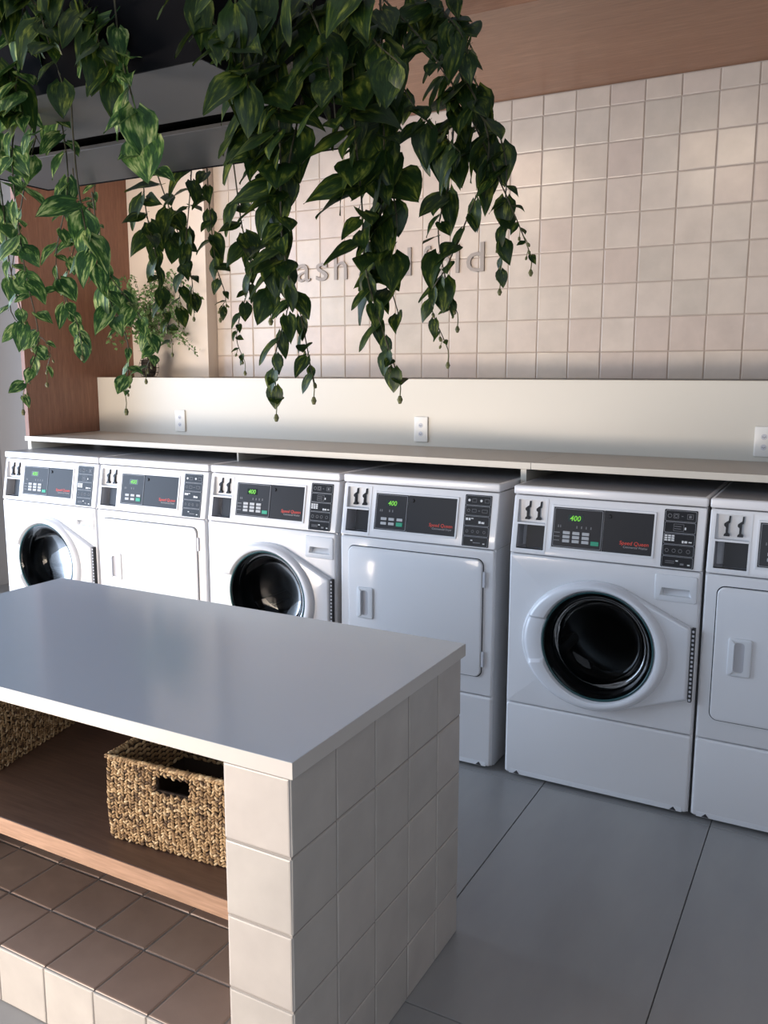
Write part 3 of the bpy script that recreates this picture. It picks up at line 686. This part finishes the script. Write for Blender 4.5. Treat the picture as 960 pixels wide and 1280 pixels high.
# ------------------------------------------------------------------ seagrass baskets
def make_basket(BL=0.36, BD=0.27, BH=0.195):
    t = thing('seagrass_basket', 'x', 'basket')
    rnd = random.Random(5)
    # core walls with handle hole
    bm = bmesh.new()
    hx0, hx1, hz0, hz1 = BL*0.5-0.043, BL*0.5+0.043, 0.142, 0.177
    hole = [(hx0, hz0), (hx1, hz0), (hx1, hz1), (hx0, hz1)]
    add_plate(bm, rrect(0.004, BL-0.004, 0.002, BH-0.004, 0.0), 0.003, 0.008, holes=[hole])
    b2 = bmesh.new(); add_plate(b2, rrect(0.004, BL-0.004, 0.002, BH-0.004, 0.0), BD-0.008, BD-0.003, holes=[hole]); merge(bm, b2)
    add_box(bm, 0.003, 0.008, 0.003, BD-0.003, 0.002, BH-0.004); add_box(bm, BL-0.008, BL-0.003, 0.003, BD-0.003, 0.002, BH-0.004)
    add_box(bm, 0.004, BL-0.004, 0.004, BD-0.004, 0.001, 0.006)
    obj('inner_wall', bm, M['basket_core'], t)
    # woven strands: short twisted stitches in upright chains
    verts, faces, tones = [], [], []
    def stitch(p, ax, up, nr, ln, wd, ang, tone):
        d = (ax*math.cos(ang)+up*math.sin(ang)); s = (-ax*math.sin(ang)+up*math.cos(ang)); b0 = len(verts)
        for k, (u, r) in enumerate(((-1, 0.15), (-0.5, 0.85), (0, 1), (0.5, 0.85), (1, 0.15))):
            for q in range(5):
                a = math.pi*(q/4.0); verts.append(p+d*(u*ln/2)+s*(math.cos(a)*r*wd/2)+nr*(math.sin(a)*r*wd*0.55-wd*0.1)); tones.append(tone)
        for k in range(4):
            for q in range(4):
                i = b0+k*5+q; faces.append((i, i+1, i+6, i+5))
    def side(o, ax, nr, length, has_hole):
        nc = round(length/0.0098); nrw = round(BH/0.0070)
        for c in range(nc):
            for r in range(nrw):
                x = (c+0.5)*length/nc; z = (r+0.5)*BH/nrw+(0.0 if c % 2 else 0.002)
                if has_hole and hx0-0.003 < x < hx1+0.003 and hz0-0.001 < z < hz1+0.001: continue
                bul = 0.006*math.sin(math.pi*z/BH)
                p = o+ax*x+Vector((0, 0, z))+nr*(bul+rnd.uniform(-.001, .001)) - nr*0.001
                ang = math.radians(38 if c % 2 else -38)+rnd.uniform(-.38, .38)
                p = p+ax*rnd.uniform(-.0012, .0012)+Vector((0, 0, rnd.uniform(-.0012, .0012)))+nr*rnd.uniform(-.001, .0015)
                stitch(p, ax, Vector((0, 0, 1)), nr, rnd.uniform(.011, .015), rnd.uniform(.0052, .0072), ang, min(1, max(0, rnd.gauss(.5, .32))))
    side(Vector((0, 0, 0)), Vector((1, 0, 0)), Vector((0, -1, 0)), BL, True)
    side(Vector((BL, 0, 0)), Vector((0, 1, 0)), Vector((1, 0, 0)), BD, False)
    side(Vector((BL, BD, 0)), Vector((-1, 0, 0)), Vector((0, 1, 0)), BL, True)
    side(Vector((0, BD, 0)), Vector((0, -1, 0)), Vector((-1, 0, 0)), BD, False)
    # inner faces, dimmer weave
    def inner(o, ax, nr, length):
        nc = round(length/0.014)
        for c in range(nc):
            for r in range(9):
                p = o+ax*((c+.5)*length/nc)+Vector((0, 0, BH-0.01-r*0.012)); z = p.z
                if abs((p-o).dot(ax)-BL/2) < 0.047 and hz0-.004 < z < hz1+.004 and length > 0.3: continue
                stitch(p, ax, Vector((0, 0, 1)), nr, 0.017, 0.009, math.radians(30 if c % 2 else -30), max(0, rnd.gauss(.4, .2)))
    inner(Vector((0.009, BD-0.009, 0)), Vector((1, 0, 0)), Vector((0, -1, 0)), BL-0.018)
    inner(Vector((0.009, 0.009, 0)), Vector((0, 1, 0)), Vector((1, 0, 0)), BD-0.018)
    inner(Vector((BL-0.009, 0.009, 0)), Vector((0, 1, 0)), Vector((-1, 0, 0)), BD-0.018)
    me = bpy.data.meshes.new('woven_seagrass'); me.from_pydata([tuple(v) for v in verts], [], faces)
    at = me.attributes.new('tone', 'FLOAT', 'POINT'); at.data.foreach_set('value', tones)
    w_ = obj('woven_seagrass', me, M['seagrass'], t, smooth=True); w_['kind'] = 'stuff'
    # braided rim
    verts.clear(); faces.clear(); tones.clear()
    pts = []
    for a, b in (((0, 0), (BL, 0)), ((BL, 0), (BL, BD)), ((BL, BD), (0, BD)), ((0, BD), (0, 0))):
        n = round(math.dist(a, b)/0.0085)
        for i in range(n): pts.append((a[0]+(b[0]-a[0])*i/n, a[1]+(b[1]-a[1])*i/n, (b[0]-a[0])/math.dist(a, b), (b[1]-a[1])/math.dist(a, b)))
    for i, (x, y, dx, dy) in enumerate(pts):
        ax = Vector((dx, dy, 0)); out = Vector((dy, -dx, 0))
        for nr, off in ((out, out*0.003), (Vector((0, 0, 1)), Vector((0, 0, 0.004))), (-out, -out*0.006)):
            up = Vector((0, 0, 1)) if abs(nr.z) < .5 else -out
            stitch(Vector((x, y, BH+0.001))+off, ax, up, nr, rnd.uniform(.013, .02), rnd.uniform(.006, .010), math.radians(35)+rnd.uniform(-.5, .5), min(1, max(0, rnd.gauss(.5, .3))))
    me = bpy.data.meshes.new('braided_rim'); me.from_pydata([tuple(v) for v in verts], [], faces)
    at = me.attributes.new('tone', 'FLOAT', 'POINT'); at.data.foreach_set('value', tones)
    obj('braided_rim', me, M['seagrass'], t, smooth=True)
    return t
b1 = make_basket(); b1['label'] = 'woven seagrass basket with handle hole beside the right end pillar'; b1['group'] = 'seagrass baskets on the island shelf'
b1.location = (2.690, -1.676, 0.4935); b1.rotation_euler = (0, 0, math.radians(4.5))
b2_ = b1.copy(); C.objects.link(b2_)
for ch in [c for c in C.objects if c.parent == b1]:
    c_ = ch.copy(); C.objects.link(c_); c_.parent = b2_
b2_['label'] = 'woven basket deeper on the shelf at the far left, mostly out of sight'
b2_.rotation_euler = (0, 0, math.radians(103)); b2_.location = (2.185, -1.60, 0.4935); b2_.scale = (1, 0.8, 1)

# ------------------------------------------------------------------ hanging planter
PX0, PX1, PY0, PY1, PZ = 1.86, 3.03, -1.685, -1.03, 2.10
pl = thing('hanging_planter', 'black metal trough hanging over the island, grey underside, full of vines', 'planter', (PX0, PY0, PZ))
LXp, LYp = PX1-PX0, PY1-PY0
bm = bmesh.new()
for b in ((0, LXp, 0, 0.004, 0.0, 0.45), (0, LXp, LYp-0.004, LYp, 0.0, 0.30), (0, 0.004, 0.004, LYp-0.004, 0.0, 0.26), (LXp-0.004, LXp, 0.004, LYp-0.004, 0, 0.26), (0.004, LXp-0.004, 0.004, LYp-0.004, 0.05, 0.054)): add_box(bm, *b)
obj('trough', bm, M['metal_black'], pl)
for y0, y1 in ((0.008, 0.283), (0.362, LYp-0.006)): obj('underside_panel', box(0.006, LXp-0.006, y0, y1, 0.002, 0.012, bev=0.001, seg=1), M['metal_grey'], pl)
bm = bmesh.new(); add_box(bm, 0.005, LXp-0.005, 0.005, LYp-0.005, 0.055, 0.22); obj('soil', bm, M['soil'], pl)
for x in (0.05, LXp-0.05):
    for y in (0.03, LYp-0.03):
        bm = bmesh.new(); add_tube(bm, [(x, y, 0.22), (x, y, CEIL-PZ-0.001)], 0.002); obj('suspension_cable', bm, M['metal_black'], pl)

# ------------------------------------------------------------------ vines
def leaf_mesh(ar, fold, droop, seed):
    """heart-shaped leaf: petiole at origin, blade along +y, face +z, unit length"""
    rnd = random.Random(seed); bm = bmesh.new(); uvl = bm.loops.layers.uv.new('UVMap')
    us = [0, .06, .16, .3, .46, .62, .78, .9, 1.0]
    def half(u):
        if u <= 0: return 0.10
        return ar*0.5*(math.sin(math.pi*min(1, (u**0.62)))**0.85)*(1-0.10*u)+0.002
    rows = []; tw = rnd.uniform(-.35, .35)
    for u in us:
        h = half(u); row = []
        back = 0.10 if 0.02 < u < 0.12 else 0.0
        for s in (-1, -.5, 0, .5, 1):
            x = s*h; y = u+(-0.09 if (u == 0 and abs(s) > .7) else 0)-(0.05*abs(s) if u < .2 else 0)
            z = fold*abs(s)*h*(1-0.3*u)-droop*u*u+0.03*math.sin(7*u+seed)*s
            a = tw*u; x, z = x*math.cos(a)-z*math.sin(a)*0.6, z+x*math.sin(a)
            x += 0.06*math.sin(2.5*u+seed)*u
            row.append(bm.verts.new((x, y+0.12, z)))
        rows.append((u, row))
    for (ua, a), (ub, b) in zip(rows, rows[1:]):
        for i in range(4):
            f = bm.faces.new((a[i], a[i+1], b[i+1], b[i])); f.smooth = True
            for lp, (s, u) in zip(f.loops, ((i, ua), (i+1, ua), (i+1, ub), (i, ub))): lp[uvl].uv = (s/4, u)
    # petiole
    p = [Vector((0, -0.14, 0.05)), Vector((0, 0.0, 0.02)), Vector((0, .13, 0.0))]
    R = [[bm.verts.new(q+Vector((math.cos(k*2.094)*.009, 0, math.sin(k*2.094)*.009))) for k in range(3)] for q in p]
    for a, b in zip(R, R[1:]):
        for i in range(3): bm.faces.new((a[i], a[(i+1) % 3], b[(i+1) % 3], b[i]))
    me = bpy.data.meshes.new('leaf'); bm.to_mesh(me); bm.free(); return me
def leaf_set(m):
    out = []
    for s, (ar, fo, dr) in enumerate(((.80, .25, .10), (.70, .40, .25), (.62, .15, .30), (.85, .10, .15), (.55, .5, .18), (.72, -.15, .35))):
        me = leaf_mesh(ar, fo, dr, s); me.materials.append(m); out.append(me)
    return out
LS = {'dark': leaf_set(M['leaf_dark']), 'var': leaf_set(M['leaf_var'])}
budm = bmesh.new(); bmesh.ops.create_icosphere(budm, subdivisions=1, radius=0.5); xform(budm, lambda c: (c.x*.6, c.y*.95+1.9, c.z*.6)); add_tube(budm, [(0, 0, 0), (0.05, .8, 0.05), (0, 1.6, 0)], 0.07, 4); bud_me = as_mesh(budm, 'bud', M['bud'])
def world_at(u, v, y):
    d = fw+Rv*((u-480)/FPX)-Uv*((v-640)/FPX); t = (y-CY)/d.y
    return Vector((CX, CY, CZ))+d*t
def catmull(P, n):
    out = []
    P = [P[0]*2-P[1]]+P+[P[-1]*2-P[-2]]
    for i in range(1, len(P)-2):
        for k in range(n):
            t = k/n; a, b, c, d = P[i-1:i+3]
            out.append(0.5*((2*b)+(c-a)*t+(2*a-5*b+4*c-d)*t*t+(3*b-a-3*c+d)*t**3))
    out.append(P[-2]); return out
def vine(root, pts, n_leaf, s0, s1, kind, rnd, skip=0.0):
    """a stem through world points with hanging leaves from skip (fraction) to the tip"""
    path = catmull([Vector(p) for p in pts], 6)
    base = root.location
    bm = bmesh.new(); add_tube(bm, [p-base for p in path], 0.0022, 5, 0.0010); obj('stem', bm, M['stem'], root)
    cum = [0]
    for a, b in zip(path, path[1:]): cum.append(cum[-1]+(b-a).length)
    def at(f):
        d = f*cum[-1]
        for i in range(len(path)-1):
            if cum[i+1] >= d:
                k = (d-cum[i])/max(1e-6, cum[i+1]-cum[i]); return path[i].lerp(path[i+1], k)
        return path[-1]
    tocam = (Vector((CX-0.9, CY, CZ))-path[len(path)//2]); tocam.z = 0; tocam.normalize()
    side = Vector((-tocam.y, tocam.x, 0))
    for k in range(n_leaf):
        f = skip+(1-skip)*(k+rnd.uniform(.1, .9))/n_leaf; p = at(f)
        size = (s0+(s1-s0)*((f-skip)/(1-skip))**1.3)*rnd.uniform(.62, 1.3)
        sgn = 1 if k % 2 else -1
        az = sgn*rnd.uniform(0.2, 1.25)+rnd.uniform(-.3, .3)
        outd = (tocam*math.cos(az)+side*math.sin(az))
        dn = rnd.uniform(0.15, 1.5)
        yd = (outd*math.cos(dn)+Vector((0, 0, -1))*math.sin(dn)).normalized()          # blade direction
        nn = (outd*rnd.uniform(.5, 1.1)+Vector((0, 0, 1))*rnd.uniform(0.2, .9)+tocam*0.5+Vector((rnd.uniform(-.5, .5), rnd.uniform(-.5, .5), 0)))
        zd = (nn-yd*nn.dot(yd)).normalized(); xd = yd.cross(zd)
        m = Matrix(((xd.x, yd.x, zd.x), (xd.y, yd.y, zd.y), (xd.z, yd.z, zd.z))).to_4x4()
        o = bpy.data.objects.new('leaf', rnd.choice(LS[kind])); C.objects.link(o); o.parent = root
        o.matrix_local = Matrix.Translation(p-base)@m@Matrix.Diagonal((size*rnd.uniform(.85, 1.1), size, size, 1))
    # tip sprays: small buds
    tip = path[-1]
    if s1 < 0.06:
        for k in range(5):
            f = 1-0.03*k; p = at(f); d = Vector((rnd.uniform(-.6, .6), rnd.uniform(-.3, .3), -1)) if k else Vector((0, 0, -1))
            o = bpy.data.objects.new('bud', bud_me); C.objects.link(o); o.parent = root
            q = d.to_track_quat('Y', 'Z'); o.matrix_local = Matrix.Translation(p-base)@q.to_matrix().to_4x4()@Matrix.Scale(0.017 if k == 0 else rnd.uniform(.009, .014), 4)
F, B = -1.70, -1.00
clusters = [
 ('long variegated vines spilling from the left end of the planter', 'var', [
   ([(5, -30), (25, 90), (15, 200), (30, 330), (48, 420), (34, 470), (28, 498)], -1.62, 26, .085, .03, 0),
   ([(60, -30), (70, 80), (40, 190), (20, 300), (14, 390), (60, 430), (58, 465)], -1.45, 26, .09, .03, 0),
   ([(-25, 120), (0, 230), (12, 330), (30, 400), (40, 420)], -1.55, 18, .09, .05, 0),
   ([(100, -30), (66, 60), (85, 220), (70, 330), (95, 400), (102, 430)], -1.5, 22, .085, .035, .25)]),
 ('variegated vine bunch in front of the wood side panel, right of the leftmost vines', 'var', [
   ([(85, 20), (92, 180), (108, 290), (135, 370), (160, 430), (157, 495)], -1.66, 16, .085, .03, .45),
   ([(90, 200), (96, 290), (80, 370), (112, 425)], -1.2, 12, .08, .05, .1),
   ([(115, 240), (130, 330), (172, 390), (192, 430), (182, 462)], -1.25, 15, .085, .04, .2)]),
 ('short sprig hanging below the planter against the upper wood panel', 'var', [
   ([(120, 212), (118, 240), (112, 262), (125, 285)], -1.02, 8, .055, .03, .2)]),
 ('short vine of narrow pale leaves crossing the planter underside at the left', 'var', [
   ([(140, -30), (150, 60), (165, 120), (185, 190), (198, 215)], -1.72, 12, .10, .07, .1),
   ([(30, -30), (30, 60), (20, 120), (50, 180)], -1.72, 14, .09, .06, 0)]),
 ('dense green vines in front of the cream pier, hanging from the far side', 'dark', [
   ([(178, 205), (182, 260), (195, 320), (205, 380), (215, 430)], -1.0, 17, .085, .05, .1),
   ([(192, 205), (215, 270), (238, 340), (242, 385)], -.98, 15, .085, .05, .1),
   ([(240, 200), (236, 260), (228, 340), (222, 390)], -1.01, 14, .08, .045, 0)]),
 ('slender short vine left of the thick middle bunch, over the pier edge', 'dark', [
   ([(258, 200), (262, 260), (270, 330), (282, 370), (275, 386)], -1.0, 14, .075, .03, .05)]),
 ('long thin vine right of the pier, tip curling just above the backsplash', 'dark', [
   ([(292, 205), (302, 280), (314, 340), (300, 395), (296, 425), (306, 452)], -1.0, 19, .08, .025, .1)]),
 ('thick dark vine bunch over the first letters, tips reaching the backsplash', 'dark', [
   ([(330, -30), (345, 80), (350, 180), (352, 290), (362, 370), (345, 440), (345, 500)], F, 36, .095, .03, 0),
   ([(300, 20), (320, 130), (335, 220), (345, 320), (338, 380)], -1.66, 28, .095, .05, 0),
   ([(392, -30), (382, 100), (362, 200), (352, 300), (375, 390), (392, 478)], -1.66, 29, .095, .03, 0)]),
 ('dark vine bunch of large pointed leaves hiding the middle of the lettering', 'dark', [
   ([(430, -30), (440, 80), (445, 180), (452, 250), (458, 340), (484, 430), (500, 476)], -1.66, 36, .10, .03, 0),
   ([(455, 120), (482, 200), (496, 280), (486, 340), (500, 400)], -1.58, 16, .10, .06, 0),
   ([(475, -20), (478, 110), (480, 190), (474, 290), (462, 370)], -1.6, 24, .095, .06, 0)]),
 ('rightmost vine bunch sweeping out beyond the planter end over the last letters', 'dark', [
   ([(520, -30), (565, 70), (602, 140), (610, 200), (585, 270), (560, 330), (538, 375), (560, 437)], -1.35, 28, .085, .03, 0),
   ([(550, 20), (608, 130), (632, 200), (630, 270), (625, 345)], -1.30, 22, .085, .03, 0),
   ([(540, 60), (590, 150), (622, 220), (648, 280), (664, 320)], -1.33, 20, .08, .02, .1),
   ([(570, 110), (562, 220), (548, 290), (560, 360), (572, 392)], -1.32, 19, .085, .05, 0),
   ([(520, 140), (545, 160), (575, 190)], -1.36, 7, .08, .06, .1)]),
 ('dark leaves crowding the right end of the planter below the oak canopy', 'dark', [
   ([(440, -40), (500, 20), (535, 60), (560, 100)], -1.52, 13, .08, .06, 0),
   ([(490, -40), (540, 0), (575, 40), (585, 70)], -1.45, 12, .08, .06, 0),
   ([(480, 20), (505, 110), (540, 160)], -1.5, 11, .08, .06, 0),
   ([(560, -30), (570, 20), (590, 60)], -1.35, 9, .08, .05, 0)]),
 ('leaves in deep shade along the top left front of the planter', 'dark', [
   ([(-20, -20), (40, 0), (60, 50), (80, 110)], -1.74, 14, .09, .06, 0),
   ([(60, -30), (110, 10), (125, 60), (140, 100)], -1.74, 14, .10, .06, 0),
   ([(-20, 60), (10, 90), (20, 150)], -1.74, 9, .10, .07, 0)]),
 ('dark leaves over the front of the planter above the middle of the island', 'dark', [
   ([(240, -40), (262, 20), (288, 60), (300, 110)], -1.73, 9, .08, .06, 0),
   ([(290, -40), (300, 50), (310, 110)], -1.76, 10, .09, .07, 0),
   ([(360, -40), (400, 40), (415, 110), (420, 160)], -1.73, 10, .09, .07, 0),
   ([(450, -40), (462, 40), (500, 80)], -1.70, 9, .08, .06, 0)]),
]
for lab, kind, strands in clusters:
    p0 = world_at(*strands[0][0][0], strands[0][1])
    root = thing('trailing_plant', lab, 'plant', tuple(p0), 0, 'trailing artificial vines in the hanging planter')
    rnd = random.Random(len(lab)*7+3)
    for px, y, n, s0, s1, skip in strands:
        pts = [world_at(u, v, y+0.03*math.sin(i*2.1)) for i, (u, v) in enumerate(px)]
        vine(root, pts, n, s0, s1, kind, rnd, skip)

# small leafy plant on the ledge
sp = thing('potted_plant', 'small-leaved bushy plant in a wire basket on the ledge by the wood panel', 'plant', (0.44, 0.86, 1.518))
bm = bmesh.new()
for k in range(5):
    r = 0.035+0.022*math.sin(k/4*math.pi*0.8+0.3); z = 0.004+k*0.026
    add_tube(bm, [(r*math.cos(a), r*math.sin(a), z) for a in [2*math.pi*i/20 for i in range(21)]], 0.0016, 4)
for k in range(8):
    a = 2*math.pi*k/8; add_tube(bm, [((0.035+0.022*math.sin(j/4*math.pi*0.8+0.3))*math.cos(a), (0.035+0.022*math.sin(j/4*math.pi*0.8+0.3))*math.sin(a), 0.004+j*0.026) for j in range(5)], 0.0014, 4)
obj('wire_basket', bm, M['metal_black'], sp)
bm = bmesh.new(); add_loft(bm, [[(r*math.cos(2*math.pi*i/16), r*math.sin(2*math.pi*i/16), z) for i in range(16)] for r, z in ((0.025, 0.004), (0.042, 0.04), (0.044, 0.10), (0.03, 0.104))], cap0=True, cap1=True)
obj('pot', bm, M['soil'], sp, smooth=True)
rnd = random.Random(3); vs, fs = [], []; bs_ = bmesh.new()
for s in range(42):
    a = rnd.uniform(0, 6.28); ln = rnd.uniform(0.14, 0.52); top = Vector((0.13*math.cos(a)*rnd.uniform(.2, 1.6)+0.03, 0.10*math.sin(a), 0.10+ln*0.95)); bend = rnd.uniform(0.02, .15)
    P = [Vector((0, 0, .09)), Vector((top.x*.35, top.y*.35, .09+ln*.55)), top, top+Vector((bend*math.cos(a)*1.3+0.03, bend*math.sin(a)*.6, -bend*.9))]
    path = catmull(P, 5); add_tube(bs_, path, 0.0012, 3)
    for p in path[4:]:
        for q in range(4):
            L_ = rnd.uniform(.016, .034); d = Vector((rnd.gauss(0, 1), rnd.gauss(0, 1), rnd.gauss(-.2, .8))).normalized(); e = d.cross(Vector((rnd.gauss(0, 1), rnd.gauss(0, 1), rnd.gauss(0, 1)))).normalized()
            nn = d.cross(e); p_ = p+Vector((rnd.gauss(0, .008), rnd.gauss(0, .008), rnd.gauss(0, .008)))
            if p_.y > 0.165: p_.y = 0.165-rnd.uniform(0, .03)
            if p_.x < -0.26: p_.x = -0.26
            i = len(vs); vs += [p_, p_+d*L_*.45+e*L_*.3+nn*L_*.06, p_+d*L_, p_+d*L_*.45-e*L_*.3+nn*L_*.06, p_+d*L_*.45]
            fs += [(i, i+1, i+4), (i+1, i+2, i+4), (i+2, i+3, i+4), (i+3, i, i+4)]
obj('stems', bs_, M['stem'], sp)
me = bpy.data.meshes.new('foliage'); me.from_pydata([tuple(v) for v in vs], [], fs)
fo = obj('foliage', me, M['leaf_small'], sp); fo['kind'] = 'stuff'
